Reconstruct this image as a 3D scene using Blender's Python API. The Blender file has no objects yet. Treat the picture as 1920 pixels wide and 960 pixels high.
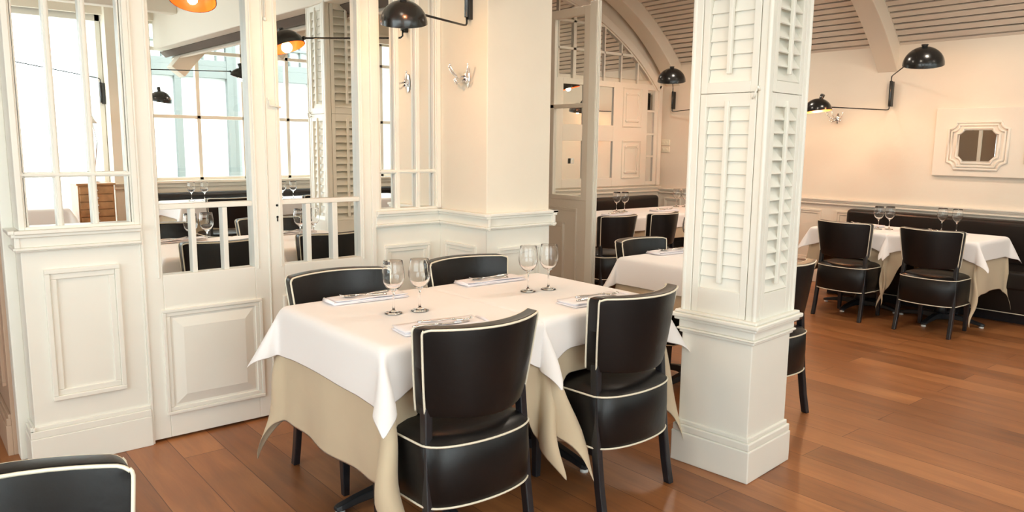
import bpy, math, random
from mathutils import Vector, Matrix
random.seed(7)
PI = math.pi
SC = bpy.context.scene
COL = SC.collection

# ------------------------------------------------------------------ camera, world, exposure
FPX = 1422.595
PITCH, ROLL, YAW = 0.14639887, 0.01044328, 0.69038951
cam_h = 1.40
def cam_axes():
    cy, sy = math.cos(YAW), math.sin(YAW)
    F = Vector((sy*math.cos(PITCH), cy*math.cos(PITCH), -math.sin(PITCH)))
    R = Vector((cy, -sy, 0.0)); U = R.cross(F)
    c, s = math.cos(ROLL), math.sin(ROLL)
    return c*R + s*U, -s*R + c*U, F
_R, _U, _F = cam_axes()
cd = bpy.data.cameras.new('camera'); cam = bpy.data.objects.new('camera', cd); COL.objects.link(cam)
cd.sensor_width = 36.0; cd.lens = FPX/1920*36; cd.clip_start = 0.02; cd.clip_end = 200
M = Matrix(((_R.x, _U.x, -_F.x, 0), (_R.y, _U.y, -_F.y, 0), (_R.z, _U.z, -_F.z, cam_h), (0, 0, 0, 1)))
cam.matrix_world = M
SC.camera = cam

vs = SC.view_settings
SC.display_settings.display_device = 'sRGB'
vs.view_transform = 'Standard'; vs.look = 'None'; vs.gamma = 1.0; vs.use_curve_mapping = False
vs.exposure = 0.10
cy_ = SC.cycles
cy_.use_denoising = True
cy_.max_bounces = 14; cy_.diffuse_bounces = 6; cy_.glossy_bounces = 6; cy_.transmission_bounces = 10; cy_.transparent_max_bounces = 16
cy_.sample_clamp_indirect = 6.0
cy_.caustics_reflective = False; cy_.caustics_refractive = False
cy_.blur_glossy = 0.5

W = bpy.data.worlds.new('daylight'); SC.world = W; W.use_nodes = True
wn = W.node_tree.nodes; wn.clear()
bg = wn.new('ShaderNodeBackground'); wo = wn.new('ShaderNodeOutputWorld')
bg.inputs['Color'].default_value = (0.88, 0.96, 1.0, 1); bg.inputs['Strength'].default_value = 7.0
W.node_tree.links.new(bg.outputs[0], wo.inputs[0])

def tag(o, label=None, cat=None, group=None, kind=None):
    if label: o['label'] = label
    if cat: o['category'] = cat
    if group: o['group'] = group
    if kind: o['kind'] = kind
    return o

def area_light(name, loc, rot, sx, sy, energy, color=(1, 1, 1), portal=False):
    l = bpy.data.lights.new(name, 'AREA'); l.shape = 'RECTANGLE'; l.size = sx; l.size_y = sy
    l.energy = energy; l.color = color
    if portal: l.cycles.is_portal = True
    o = bpy.data.objects.new(name, l); COL.objects.link(o); o.location = loc; o.rotation_euler = rot
    return o
# portals in the windows of the street side (they only guide the sky light)
area_light('portal', (3.2, -2.12, 1.85), (PI/2, 0, 0), 8.4, 1.9, 1, portal=True)
area_light('portal', (0.2, -2.12, 1.4), (PI/2, 0, 0), 3.0, 2.8, 1, portal=True)
area_light('portal', (-2.72, 0.6, 1.7), (PI/2, 0, -PI/2), 4.4, 2.0, 1, portal=True)
sun = bpy.data.lights.new('sun', 'SUN'); sun.energy = 4.0; sun.angle = 0.02; sun.color = (1, .97, .92)
so = bpy.data.objects.new('sun', sun); COL.objects.link(so)
so.rotation_euler = (math.radians(-38), math.radians(14), 0)   # comes over the roof onto the houses across the street

# warm fill spots, added below both ceilings to brighten the rooms; near ones get rings
SPOTS = [(1.2, 2.3, 2.84), (2.0, 1.0, 2.84), (.2, 1.6, 2.84), (1.0, -.6, 2.84), (-1.4, .6, 2.84), (-1.0, 2.6, 2.84)]
SPOTS_V = [(4.2, 2.4, 3.20), (6.1, 2.2, 3.20), (4.4, 4.6, 3.20), (6.1, 4.6, 3.20), (4.4, -.4, 3.20), (6.2, -.4, 3.20)]
for (x, y, z) in SPOTS+SPOTS_V:
    l = bpy.data.lights.new('ceiling_fill_spot', 'SPOT'); l.energy = 10 if z < 3 else 60; l.spot_size = math.radians(165); l.spot_blend = .6
    l.color = (1, .82, .63) if z < 3 else (1, .87, .72); l.shadow_soft_size = .12
    o = bpy.data.objects.new('ceiling_fill_spot', l); COL.objects.link(o); o.location = (x, y, z-.06)

# ------------------------------------------------------------------ materials
def mat(name, color, rough=0.5, metal=0.0, coat=0.0, sheen=0.0, spec=0.5, noise=None, bump=None):
    """noise=(scale, amount) tints the colour; bump=(scale, strength, distance)"""
    m = bpy.data.materials.new(name); m.use_nodes = True
    nt = m.node_tree; b = nt.nodes['Principled BSDF']
    b.inputs['Base Color'].default_value = (*color, 1); b.inputs['Roughness'].default_value = rough
    b.inputs['Metallic'].default_value = metal; b.inputs['Coat Weight'].default_value = coat
    b.inputs['Coat Roughness'].default_value = 0.12
    b.inputs['Sheen Weight'].default_value = sheen; b.inputs['Specular IOR Level'].default_value = spec
    tc = nt.nodes.new('ShaderNodeTexCoord')
    if noise:
        n = nt.nodes.new('ShaderNodeTexNoise'); n.inputs['Scale'].default_value = noise[0]; n.inputs['Detail'].default_value = 4
        nt.links.new(tc.outputs['Object'], n.inputs['Vector'])
        r = nt.nodes.new('ShaderNodeValToRGB')
        a = noise[1]
        r.color_ramp.elements[0].position = .3; r.color_ramp.elements[1].position = .7
        r.color_ramp.elements[0].color = (*[c*(1-a) for c in color], 1); r.color_ramp.elements[1].color = (*[min(1, c*(1+a)) for c in color], 1)
        nt.links.new(n.outputs['Fac'], r.inputs[0]); nt.links.new(r.outputs[0], b.inputs['Base Color'])
    if bump:
        n = nt.nodes.new('ShaderNodeTexNoise'); n.inputs['Scale'].default_value = bump[0]; n.inputs['Detail'].default_value = 3
        nt.links.new(tc.outputs['Object'], n.inputs['Vector'])
        bp = nt.nodes.new('ShaderNodeBump'); bp.inputs['Strength'].default_value = bump[1]; bp.inputs['Distance'].default_value = bump[2]
        nt.links.new(n.outputs['Fac'], bp.inputs['Height']); nt.links.new(bp.outputs[0], b.inputs['Normal'])
    return m

MT = {}
MT['paint'] = mat('cream_gloss_paint', (.80, .765, .67), .38, noise=(3, .025), bump=(9, .12, .01))
MT['paint_w'] = mat('white_gloss_paint', (.83, .815, .745), .35, noise=(3, .02), bump=(9, .12, .01))
MT['plaster'] = mat('cream_plaster', (.80, .74, .63), .7, noise=(2, .03), bump=(14, .2, .01))
MT['wall'] = mat('sand_wall_paint', (.76, .69, .59), .65, noise=(1.5, .03), bump=(14, .2, .01))
MT['trimr'] = mat('beige_trim_paint', (.78, .72, .63), .45, noise=(2, .02))
MT['ceil'] = mat('ceiling_boards', (.70, .62, .53), .6, noise=(2, .04))
MT['ceil_dark'] = mat('ceiling_gap', (.12, .09, .07), .9)
MT['rib'] = mat('rib_plaster', (.76, .68, .57), .6)
MT['flatceil'] = mat('ceiling_plaster', (.80, .75, .66), .8)
MT['leather'] = mat('black_leather', (.006, .005, .005), .36, coat=.0, spec=.36, bump=(45, .12, .004))
MT['leather_b'] = mat('black_banquette_leather', (.010, .007, .006), .32, coat=.06, spec=.4, bump=(30, .12, .004))
MT['piping'] = mat('cream_piping', (.80, .74, .60), .5)
MT['legs'] = mat('black_lacquered_wood', (.012, .013, .017), .35, coat=.3)
MT['iron'] = mat('black_cast_iron', (.012, .013, .016), .42)
MT['lampblack'] = mat('black_enamel', (.008, .008, .008), .25, coat=.3)
MT['chrome'] = mat('chrome', (.86, .86, .87), .08, metal=1)
MT['steel'] = mat('cutlery_steel', (.72, .70, .68), .16, metal=1)
MT['bolt'] = mat('bronze_bolt', (.35, .27, .2), .35, metal=1)
MT['wcloth'] = mat('white_linen', (.86, .83, .82), .8, sheen=.15, bump=(300, .10, .001))
MT['bcloth'] = mat('beige_linen', (.60, .49, .34), .85, sheen=.15, bump=(200, .15, .001), noise=(6, .03))
MT['napkin'] = mat('white_napkin', (.84, .81, .84), .8, sheen=.1, bump=(200, .1, .001))
MT['glide'] = mat('white_plastic', (.8, .8, .78), .4)
MT['board'] = mat('brown_board', (.30, .16, .08), .5, noise=(20, .2))
MT['drawer'] = mat('oiled_oak', (.45, .24, .11), .45, noise=(12, .2))
MT['plate'] = mat('ivory_plastic', (.80, .75, .62), .4)
MT['tan'] = mat('tan_panel_with_shade', (.50, .35, .25), .5, noise=(2, .04))  # brownish panel tone with the passage's shade put into the colour
MT['facade'] = mat('facade_render', (.30, .33, .32), .8)
MT['facade_trim'] = mat('facade_joinery', (.18, .20, .19), .5)
MT['pave'] = mat('street_paving', (.55, .53, .5), .9, noise=(5, .1))
MT['dark'] = mat('black_hole', (.004, .004, .004), .8)
MT['outglass'] = mat('pale_glass_sky_reflection', (.86, .9, .92), .15)  # near-white colour stands in for sky reflected in the panes
MT['redsign'] = mat('red_paint', (.75, .08, .05), .5)

def mirror_mat():
    m = bpy.data.materials.new('mirror_glass'); m.use_nodes = True; nt = m.node_tree; b = nt.nodes['Principled BSDF']
    b.inputs['Base Color'].default_value = (.93, .95, .94, 1); b.inputs['Metallic'].default_value = 1; b.inputs['Roughness'].default_value = 0.0
    return m
MT['mirror'] = mirror_mat()
def pane_mat():
    m = bpy.data.materials.new('window_glass'); m.use_nodes = True; nt = m.node_tree; nt.nodes.clear()
    o = nt.nodes.new('ShaderNodeOutputMaterial'); mx = nt.nodes.new('ShaderNodeMixShader')
    t = nt.nodes.new('ShaderNodeBsdfTransparent'); g = nt.nodes.new('ShaderNodeBsdfGlossy'); f = nt.nodes.new('ShaderNodeValue')
    t.inputs[0].default_value = (.96, .98, .97, 1); g.inputs['Roughness'].default_value = 0.0; f.outputs[0].default_value = .05
    nt.links.new(f.outputs[0], mx.inputs[0]); nt.links.new(t.outputs[0], mx.inputs[1]); nt.links.new(g.outputs[0], mx.inputs[2])
    nt.links.new(mx.outputs[0], o.inputs[0])
    return m
MT['pane'] = pane_mat()
def glass_mat():
    m = bpy.data.materials.new('wine_glass'); m.use_nodes = True; b = m.node_tree.nodes['Principled BSDF']
    b.inputs['Base Color'].default_value = (1, 1, 1, 1); b.inputs['Roughness'].default_value = 0.0
    b.inputs['Transmission Weight'].default_value = 1; b.inputs['IOR'].default_value = 1.38
    return m
MT['glass'] = glass_mat()
def emis(name, color, strength, base=(.9, .5, .3)):
    m = bpy.data.materials.new(name); m.use_nodes = True; b = m.node_tree.nodes['Principled BSDF']
    b.inputs['Base Color'].default_value = (*base, 1)
    b.inputs['Emission Color'].default_value = (*color, 1); b.inputs['Emission Strength'].default_value = strength
    return m
MT['bulb'] = emis('lit_bulb', (1.0, .50, .14), 7)
MT['lining'] = mat('orange_enamel', (.90, .16, .03), .35)

def floor_mat():
    m = bpy.data.materials.new('oak_planks'); m.use_nodes = True; nt = m.node_tree; b = nt.nodes['Principled BSDF']
    N = nt.nodes.new; L = nt.links.new
    tc = N('ShaderNodeTexCoord'); mp = N('ShaderNodeMapping'); mp.inputs['Rotation'].default_value = (0, 0, PI/2)
    L(tc.outputs['Object'], mp.inputs['Vector'])
    br = N('ShaderNodeTexBrick'); br.offset = .37; br.offset_frequency = 2; br.squash = 1
    br.inputs['Color1'].default_value = (0, 0, 0, 1); br.inputs['Color2'].default_value = (1, 1, 1, 1); br.inputs['Mortar'].default_value = (.5, .5, .5, 1)
    br.inputs['Scale'].default_value = 1; br.inputs['Mortar Size'].default_value = .0018; br.inputs['Mortar Smooth'].default_value = .2
    br.inputs['Brick Width'].default_value = 1.7; br.inputs['Row Height'].default_value = .185; br.inputs['Bias'].default_value = 0
    L(mp.outputs[0], br.inputs['Vector'])
    # per plank offset for the grain
    ad = N('ShaderNodeVectorMath'); ad.operation = 'ADD'
    sc = N('ShaderNodeVectorMath'); sc.operation = 'SCALE'; sc.inputs['Scale'].default_value = 13.0
    L(br.outputs['Color'], sc.inputs[0]); L(mp.outputs[0], ad.inputs[0]); L(sc.outputs[0], ad.inputs[1])
    mp2 = N('ShaderNodeMapping'); mp2.inputs['Scale'].default_value = (1.1, 11, 1); L(ad.outputs[0], mp2.inputs['Vector'])
    n1 = N('ShaderNodeTexNoise'); n1.inputs['Scale'].default_value = 2.2; n1.inputs['Detail'].default_value = 7; n1.inputs['Roughness'].default_value = .62; n1.inputs['Distortion'].default_value = .6
    L(mp2.outputs[0], n1.inputs['Vector'])
    mp3 = N('ShaderNodeMapping'); mp3.inputs['Scale'].default_value = (1.0, 3.0, 1); L(ad.outputs[0], mp3.inputs['Vector'])
    n2 = N('ShaderNodeTexNoise'); n2.inputs['Scale'].default_value = 1.6; n2.inputs['Detail'].default_value = 2; L(mp3.outputs[0], n2.inputs['Vector'])
    r1 = N('ShaderNodeValToRGB'); e = r1.color_ramp.elements
    e[0].position = .25; e[0].color = (.135, .046, .014, 1); e[1].position = .78; e[1].color = (.50, .215, .078, 1)
    k = e.new(.52); k.color = (.31, .117, .039, 1)
    mixv = N('ShaderNodeMath'); mixv.operation = 'MULTIPLY_ADD'; mixv.inputs[1].default_value = .42
    bw = N('ShaderNodeRGBToBW'); L(br.outputs['Color'], bw.inputs[0])
    m1 = N('ShaderNodeMath'); m1.operation = 'MULTIPLY_ADD'; m1.inputs[1].default_value = .22; L(bw.outputs[0], m1.inputs[0])
    m0 = N('ShaderNodeMath'); m0.operation = 'MULTIPLY'; m0.inputs[1].default_value = .36; L(n2.outputs['Fac'], m0.inputs[0]); L(m0.outputs[0], m1.inputs[2])
    L(n1.outputs['Fac'], mixv.inputs[0]); L(m1.outputs[0], mixv.inputs[2])
    L(mixv.outputs[0], r1.inputs[0])
    dk = N('ShaderNodeMixRGB'); dk.blend_type = 'MULTIPLY'; dk.inputs['Color2'].default_value = (.35, .28, .22, 1)
    L(br.outputs['Fac'], dk.inputs['Fac']); L(r1.outputs[0], dk.inputs['Color1']); L(dk.outputs[0], b.inputs['Base Color'])
    rr = N('ShaderNodeMapRange'); rr.inputs['To Min'].default_value = .27; rr.inputs['To Max'].default_value = .45; L(n1.outputs['Fac'], rr.inputs['Value']); L(rr.outputs[0], b.inputs['Roughness'])
    bp = N('ShaderNodeBump'); bp.inputs['Strength'].default_value = .25; bp.inputs['Distance'].default_value = .002
    sb = N('ShaderNodeMath'); sb.operation = 'SUBTRACT'; L(n1.outputs['Fac'], sb.inputs[0]); L(br.outputs['Fac'], sb.inputs[1]); L(sb.outputs[0], bp.inputs['Height']); L(bp.outputs[0], b.inputs['Normal'])
    return m
MT['floor'] = floor_mat()

# ------------------------------------------------------------------ mesh helpers
class MB:
    def __init__(s): s.v = []; s.f = []; s.sm = []
    def add(s, verts, faces, smooth=False):
        o = len(s.v); s.v += [tuple(x) for x in verts]
        for f in faces: s.f.append(tuple(i+o for i in f)); s.sm.append(smooth)
        return s
    def box(s, x0, x1, y0, y1, z0, z1, T=None):
        P = [Vector((x, y, z)) for z in (z0, z1) for y in (y0, y1) for x in (x0, x1)]
        if T is not None: P = [T @ p for p in P]
        return s.add(P, [(0, 2, 3, 1), (4, 5, 7, 6), (0, 1, 5, 4), (2, 6, 7, 3), (0, 4, 6, 2), (1, 3, 7, 5)])
    def tube(s, pts, r, n=10, closed=False, caps=True):
        pts = [Vector(p) for p in pts]; m = len(pts)
        rs = r if isinstance(r, (list, tuple)) else [r]*m
        rings = []; prev = None
        for i, p in enumerate(pts):
            if closed: t = pts[(i+1) % m]-pts[i-1]
            else: t = (pts[min(i+1, m-1)]-pts[max(i-1, 0)])
            t.normalize()
            if prev is None:
                a = Vector((0, 0, 1)) if abs(t.z) < .9 else Vector((1, 0, 0))
                u = t.cross(a).normalized()
            else:
                u = (prev - t*prev.dot(t)).normalized()
            prev = u; w = t.cross(u)
            rings.append([p+(u*math.cos(2*PI*k/n)+w*math.sin(2*PI*k/n))*rs[i] for k in range(n)])
        V = [q for R in rings for q in R]; Fc = []
        for i in range(m if closed else m-1):
            j = (i+1) % m
            for k in range(n):
                l = (k+1) % n; Fc.append((i*n+k, i*n+l, j*n+l, j*n+k))
        if caps and not closed:
            Fc.append(tuple(range(n-1, -1, -1))); Fc.append(tuple((m-1)*n+k for k in range(n)))
        return s.add(V, Fc, True)
    def lathe(s, prof, n=24, T=None, smooth=True):
        V = []; Fc = []
        for r, z in prof:
            for k in range(n):
                a = 2*PI*k/n; p = Vector((r*math.cos(a), r*math.sin(a), z)); V.append(T @ p if T is not None else p)
        for i in range(len(prof)-1):
            for k in range(n):
                l = (k+1) % n; Fc.append((i*n+k, i*n+l, (i+1)*n+l, (i+1)*n+k))
        return s.add(V, Fc, smooth)
    def prism(s, poly, z0, z1, T=None, smooth=False):
        n = len(poly); V = [Vector((x, y, z)) for z in (z0, z1) for x, y in poly]
        if T is not None: V = [T @ p for p in V]
        s.add(V, [tuple(range(n-1, -1, -1)), tuple(range(n, 2*n))])
        o = len(s.v)-2*n
        for i in range(n):
            j = (i+1) % n; s.f.append((o+i, o+j, o+n+j, o+n+i)); s.sm.append(smooth)
        return s
    def build(s, name, m, parent=None, bevel=0, seg=2, subsurf=0, solid=0, loc=None):
        me = bpy.data.meshes.new(name); me.from_pydata(s.v, [], s.f); me.materials.append(MT[m] if isinstance(m, str) else m)
        me.polygons.foreach_set('use_smooth', s.sm); me.update()
        import bmesh
        bm = bmesh.new(); bm.from_mesh(me); bmesh.ops.recalc_face_normals(bm, faces=bm.faces); bm.to_mesh(me); bm.free()
        o = bpy.data.objects.new(name, me); COL.objects.link(o)
        if parent is not None: o.parent = parent
        if loc is not None: o.location = loc
        if solid:
            k = o.modifiers.new('solid', 'SOLIDIFY'); k.thickness = solid; k.offset = -1
        if bevel:
            k = o.modifiers.new('bevel', 'BEVEL'); k.width = bevel; k.segments = seg; k.limit_method = 'ANGLE'; k.angle_limit = math.radians(40)
        if subsurf:
            k = o.modifiers.new('sub', 'SUBSURF'); k.levels = subsurf; k.render_levels = subsurf
        return o
def empty(name, loc=(0, 0, 0), rz=0.0, scale=1.0):
    o = bpy.data.objects.new(name, None); COL.objects.link(o); o.location = loc; o.rotation_euler = (0, 0, rz); o.scale = (scale,)*3
    o.empty_display_size = .1
    return o
def struct(o): o['kind'] = 'structure'; return o
KIDS = {}
def dup(root, loc, rz=0.0, scale=1.0, label=None, cat=None, group=None):
    r = root.copy(); COL.objects.link(r); r.location = loc; r.rotation_euler = (0, 0, rz); r.scale = (scale,)*3
    if label: r['label'] = label
    if cat: r['category'] = cat
    if group: r['group'] = group
    for ch in list(root.children):
        c = ch.copy(); COL.objects.link(c); c.parent = r
        for g in list(ch.children):
            d = g.copy(); COL.objects.link(d); d.parent = c
    return r
def T_plane(origin, ux, uy, un):
    """local (x,y,z)->world: x along ux, y along uy, z along un"""
    ux, uy, un = Vector(ux), Vector(uy), Vector(un)
    m = Matrix(((ux.x, uy.x, un.x, origin[0]), (ux.y, uy.y, un.y, origin[1]), (ux.z, uy.z, un.z, origin[2]), (0, 0, 0, 1)))
    return m
def moulding(mb, T, x0, x1, y0, y1, w=.03, h=.016):
    """picture frame moulding round a panel on plane T, two steps"""
    for (o, ww, hh) in ((0, w*.45, h), (w*.45, w*.55, h*.55)):
        a0, a1, b0, b1 = x0+o, x1-o, y0+o, y1-o
        mb.box(a0, a1, b0, b0+ww, -.002, hh, T); mb.box(a0, a1, b1-ww, b1, -.002, hh, T)
        mb.box(a0, a0+ww, b0+ww, b1-ww, -.002, hh, T); mb.box(a1-ww, a1, b0+ww, b1-ww, -.002, hh, T)
def raised(mb, T, x0, x1, y0, y1, ins=.05, h=.012):
    V = [(x0, y0, 0), (x1, y0, 0), (x1, y1, 0), (x0, y1, 0), (x0+ins, y0+ins, h), (x1-ins, y0+ins, h), (x1-ins, y1-ins, h), (x0+ins, y1-ins, h)]
    mb.add([T @ Vector(p) for p in V], [(0, 1, 5, 4), (1, 2, 6, 5), (2, 3, 7, 6), (3, 0, 4, 7), (4, 5, 6, 7)])
def rail(mb, T, x0, x1, z0, z1):
    """chair rail: top ledge, flat band, lower bead"""
    h = z1-z0
    mb.box(x0, x1, z1-.016, z1, 0, .040, T); mb.box(x0, x1, z1-.030, z1-.016, 0, .030, T)
    mb.box(x0, x1, z0+.018, z1-.030, 0, .016, T); mb.box(x0, x1, z0+.006, z0+.018, 0, .026, T); mb.box(x0, x1, z0, z0+.006, 0, .019, T)
def skirting(mb, T, x0, x1, h=.19, t=.022):
    mb.box(x0, x1, 0, h-.05, 0, t, T); mb.box(x0, x1, h-.05, h-.018, 0, t*.86, T); mb.box(x0, x1, h-.018, h, 0, t*.5, T)

# ------------------------------------------------------------------ the room shell
YM = 3.66      # face of the mirrored wall
XR = 7.5       # right hand wall
YF = 6.2       # far arched wall
YB = -2.0      # street side window wall
XL = -2.6
HC = 2.85
mb = MB(); mb.box(XL-.2, XR+.3, YB-.2, YF+1.2, -.12, 0)
struct(mb.build('floor', 'floor'))
# --- mirrored wall: wainscot left of the doors, frames, right fixed panel
TY = T_plane((0, YM, 0), (1, 0, 0), (0, 0, 1), (0, -1, 0))      # x->X, y->Z, z-> toward the room
mb = MB()
mb.box(.405, .866, YM, YM+.15, 0, 1.03)
mb.box(.405, 2.48, YM, YM+.15, 2.42, HC)
mb.box(2.048, 2.48, YM, YM+.15, 0, 1.03)
mb.box(.405, .866, YM+.03, YM+.15, 1.03, 2.42); mb.box(2.048, 2.48, YM+.03, YM+.15, 1.03, 2.42); mb.box(.866, 2.048, YM+.05, YM+.15, 0, 2.42)
moulding(mb, TY, .48, .768, .29, .86, .045, .018)
moulding(mb, TY, 2.105, 2.40, .29, .838, .04, .016)
rail(mb, TY, .385, .862, .94, 1.03); skirting(mb, TY, .385, .862); rail(mb, TY, 2.05, 2.50, .94, 1.03); skirting(mb, TY, 2.05, 2.50)
# returns of rail/skirting round the outer left corner
TL = T_plane((.405, YM, 0), (0, 1, 0), (0, 0, 1), (-1, 0, 0))
rail(mb, TL, -.02, .14, .94, 1.03); skirting(mb, TL, -.02, .14)
wl = struct(mb.build('wall_left', 'paint_w', bevel=.003))
# glazed mirror panel on the left
def glazed(name, x0, x1, z0, z1, verts, hz, fw=.03, side=(0.0, 0.0), mname='paint_w'):
    mb = MB()
    mb.box(x0-side[0], x0+fw, YM-.012, YM+.029, z0, z1); mb.box(x1-fw, x1+side[1], YM-.012, YM+.029, z0, z1)
    mb.box(x0+fw, x1-fw, YM-.012, YM+.029, z0, z0+.012)
    for o in (0, .010): mb.box(x0+fw+o, x0+fw+o+.007, YM-.004+o*.6, YM+.029, z0, z1); mb.box(x1-fw-o-.007, x1-fw-o, YM-.004+o*.6, YM+.029, z0, z1)
    for a, b in verts: mb.box(a, b, YM+.004, YM+.029, z0, z1); mb.box(a+.006, b-.006, YM-.004, YM+.01, z0, z1)
    for a, b in hz: mb.box(x0+fw, x1-fw, YM+.002, YM+.029, a, b); mb.box(x0+fw, x1-fw, YM-.005, YM+.01, a+.006, b-.006)
    o = struct(mb.build(name, mname, bevel=.002))
    g = MB(); g.box(x0+.005, x1-.005, YM+.0285, YM+.034, z0, z1); g.build('mirror_pane', 'mirror', o)
    return o
glazed('window_1', .405, .862, 1.03, 2.42, [(.546, .571), (.679, .704)], [(1.243, 1.265)], fw=.022)
glazed('window_2', 2.05, 2.478, 1.03, 2.42, [(2.182, 2.214), (2.318, 2.346)], [(1.232, 1.254)], fw=.026)
# doors
def door(name, x0, x1, gx0, gx1, mx, hinge_left):
    mb = MB(); yb = YM+.035
    zt = 2.40; f = YM; yb = YM+.040
    mb.box(x0, gx0, f, yb, .012, zt); mb.box(gx1, x1, f, yb, .012, zt)
    mb.box(gx0, gx1, f, yb, .012, .787); mb.box(gx0, gx1, f, yb, 2.33, zt)
    mb.box(gx0, gx1, f+.006, yb, 1.088, 1.112)
    for a, b in mx: mb.box(a, b, f+.008, yb, .787, 1.088)
    # bead round the glass
    for z0, z1 in ((.787, 1.088), (1.112, 2.33)):
        pass
    mb.box(gx0-.022, gx0-.012, f-.006, f, .775, 2.34); mb.box(gx1+.012, gx1+.022, f-.006, f, .775, 2.34)
    T = T_plane((0, f, 0), (1, 0, 0), (0, 0, 1), (0, -1, 0))
    moulding(mb, T, gx0-.015, gx1+.025, .123, .628, .035, .014)
    raised(mb, T, gx0+.03, gx1-.02, .168, .583, .045, .013)
    d = struct(mb.build(name, 'paint_w', bevel=.003))
    g = MB(); mx_ = (gx0+gx1)/2; T = Matrix.Translation((mx_, YM+.0345, 0)) @ Matrix.Rotation(math.radians(.9), 4, 'Z')
    g.box(gx0-mx_-.004, gx1-mx_+.004, -.0005, .004, .78, 2.335, T)
    g.build('mirror_pane', 'mirror', d)
    return d
d1 = door('door_1', .872, 1.456, .948, 1.378, [(1.086, 1.108), (1.233, 1.256)], True)
d2 = door('door_2', 1.459, 2.03, 1.530, 1.962, [(1.656, 1.682), (1.803, 1.832)], False)
g = MB()
g.lathe([(0.0001, 0), (.006, 0), (.006, .002), (0.0001, .002)], 16, T_plane((1.500, YM-.001, 1.086), (1, 0, 0), (0, 0, 1), (0, -1, 0)))
g.lathe([(0.0001, 0), (.0055, 0), (.0055, .002), (0.0001, .002)], 16, T_plane((1.500, YM-.001, 1.028), (1, 0, 0), (0, 0, 1), (0, -1, 0)))
g.box(1.497, 1.503, YM-.003, YM-.001, 1.006, 1.026)
g.build('keyhole', 'dark', d2)
g = MB(); g.tube([(1.476, YM-.010, 1.60), (1.476, YM-.012, 1.575), (1.50, YM-.016, 1.572), (1.53, YM-.014, 1.566)], .005); g.box(1.468, 1.484, YM-.006, YM, 1.56, 1.61)
g.build('door_latch', 'paint_w', d2)
g = MB(); g.tube([(1.468, YM-.006, 2.40), (1.47, YM-.006, 1.99)], .004); g.lathe([(.0001, -.01), (.009, -.006), (.009, .006), (.0001, .01)], 12, Matrix.Translation((1.47, YM-.008, 1.98)))
g.build('door_bolt', 'paint_w', d1)
mb = MB(); mb.box(.862, .872, YM-.010, YM+.05, 0, 2.42); mb.box(2.030, 2.052, YM-.012, YM+.05, 0, 2.42); mb.box(.862, 2.052, YM-.012, YM+.05, 2.40, 2.43)
mb.box(.855, .862, YM-.004, YM+.03, 0, 2.42)
mb.box(1.449, 1.4565, YM-.006, YM+.002, .012, 2.39)
struct(mb.build('trim_1', 'paint_w', bevel=.002))
# the corner going back at far left
mb = MB()
mb.box(.36, .408, YM+.149, YM+.24, 0, HC)
struct(mb.build('trim_2', 'paint_w', bevel=.006))
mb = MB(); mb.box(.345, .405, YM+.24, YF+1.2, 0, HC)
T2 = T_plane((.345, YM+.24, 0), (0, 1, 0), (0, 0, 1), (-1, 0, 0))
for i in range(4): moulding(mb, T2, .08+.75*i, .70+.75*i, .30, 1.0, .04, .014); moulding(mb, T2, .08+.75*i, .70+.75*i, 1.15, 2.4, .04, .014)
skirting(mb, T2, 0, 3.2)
mb.box(-1.0, -.9, YM, YF+1.2, 0, HC); mb.box(XL, -.9, YM, YM+.12, 0, HC); mb.box(-.9, .35, YM+1.9, YM+2.0, 0, HC)  # unseen walls, added to block light so the passage stays dark
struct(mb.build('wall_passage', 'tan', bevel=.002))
# --- pilaster
mb = MB()
mb.box(2.48, 2.93, 3.22, 3.96, 0, HC)
TX = T_plane((2.48, 3.22, 0), (0, 1, 0), (0, 0, 1), (-1, 0, 0)); TF = T_plane((2.48, 3.22, 0), (1, 0, 0), (0, 0, 1), (0, -1, 0)); TE = T_plane((2.93, 3.22, 0), (0, 1, 0), (0, 0, 1), (1, 0, 0))
pil = tag(mb.build('pilaster', 'plaster', bevel=.004), 'square cream plaster pilaster beside the mirrored doors with a white chair rail', 'pilaster')
mb = MB(); moulding(mb, TX, .085, .38, .29, .845, .038, .016); moulding(mb, TF, .075, .385, .29, .838, .038, .016)
mb.box(-.003, .44, .0, .94, -.001, .003, TX); mb.box(-.003, .453, .0, .94, -.001, .003, TF)
mb.build('panelling', 'paint_w', pil, bevel=.002)
mb = MB(); rail(mb, TX, -.04, .44, .94, 1.03); rail(mb, TF, -.0, .49, .94, 1.03); rail(mb, TE, -.04, .5, .94, 1.03)
mb.build('chair_rail', 'paint_w', pil, bevel=.003)
mb = MB(); skirting(mb, TX, -.022, .44); skirting(mb, TF, 0, .472); skirting(mb, TE, -.022, .5)
mb.build('skirting', 'paint_w', pil, bevel=.003)

# --- right wall
mb = MB(); mb.box(XR, XR+.2, YB-.2, YF+.2, 0, 3.6)
TR = T_plane((XR, 0, 0), (0, 1, 0), (0, 0, 1), (-1, 0, 0))
for i in range(10):
    moulding(mb, TR, 4.85-.92*i+.1, 4.85-.92*i+.86, .22, .76, .04, .014)
moulding(mb, TR, 5.85, 6.1, .22, .76, .03, .014)
struct(mb.build('wall_right', 'wall', bevel=.002))
mb = MB(); rail(mb, TR, YB, YF, .815, .878); skirting(mb, TR, YB, YF, .15)
struct(mb.build('trim_3', 'trimr', bevel=.003))
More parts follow.
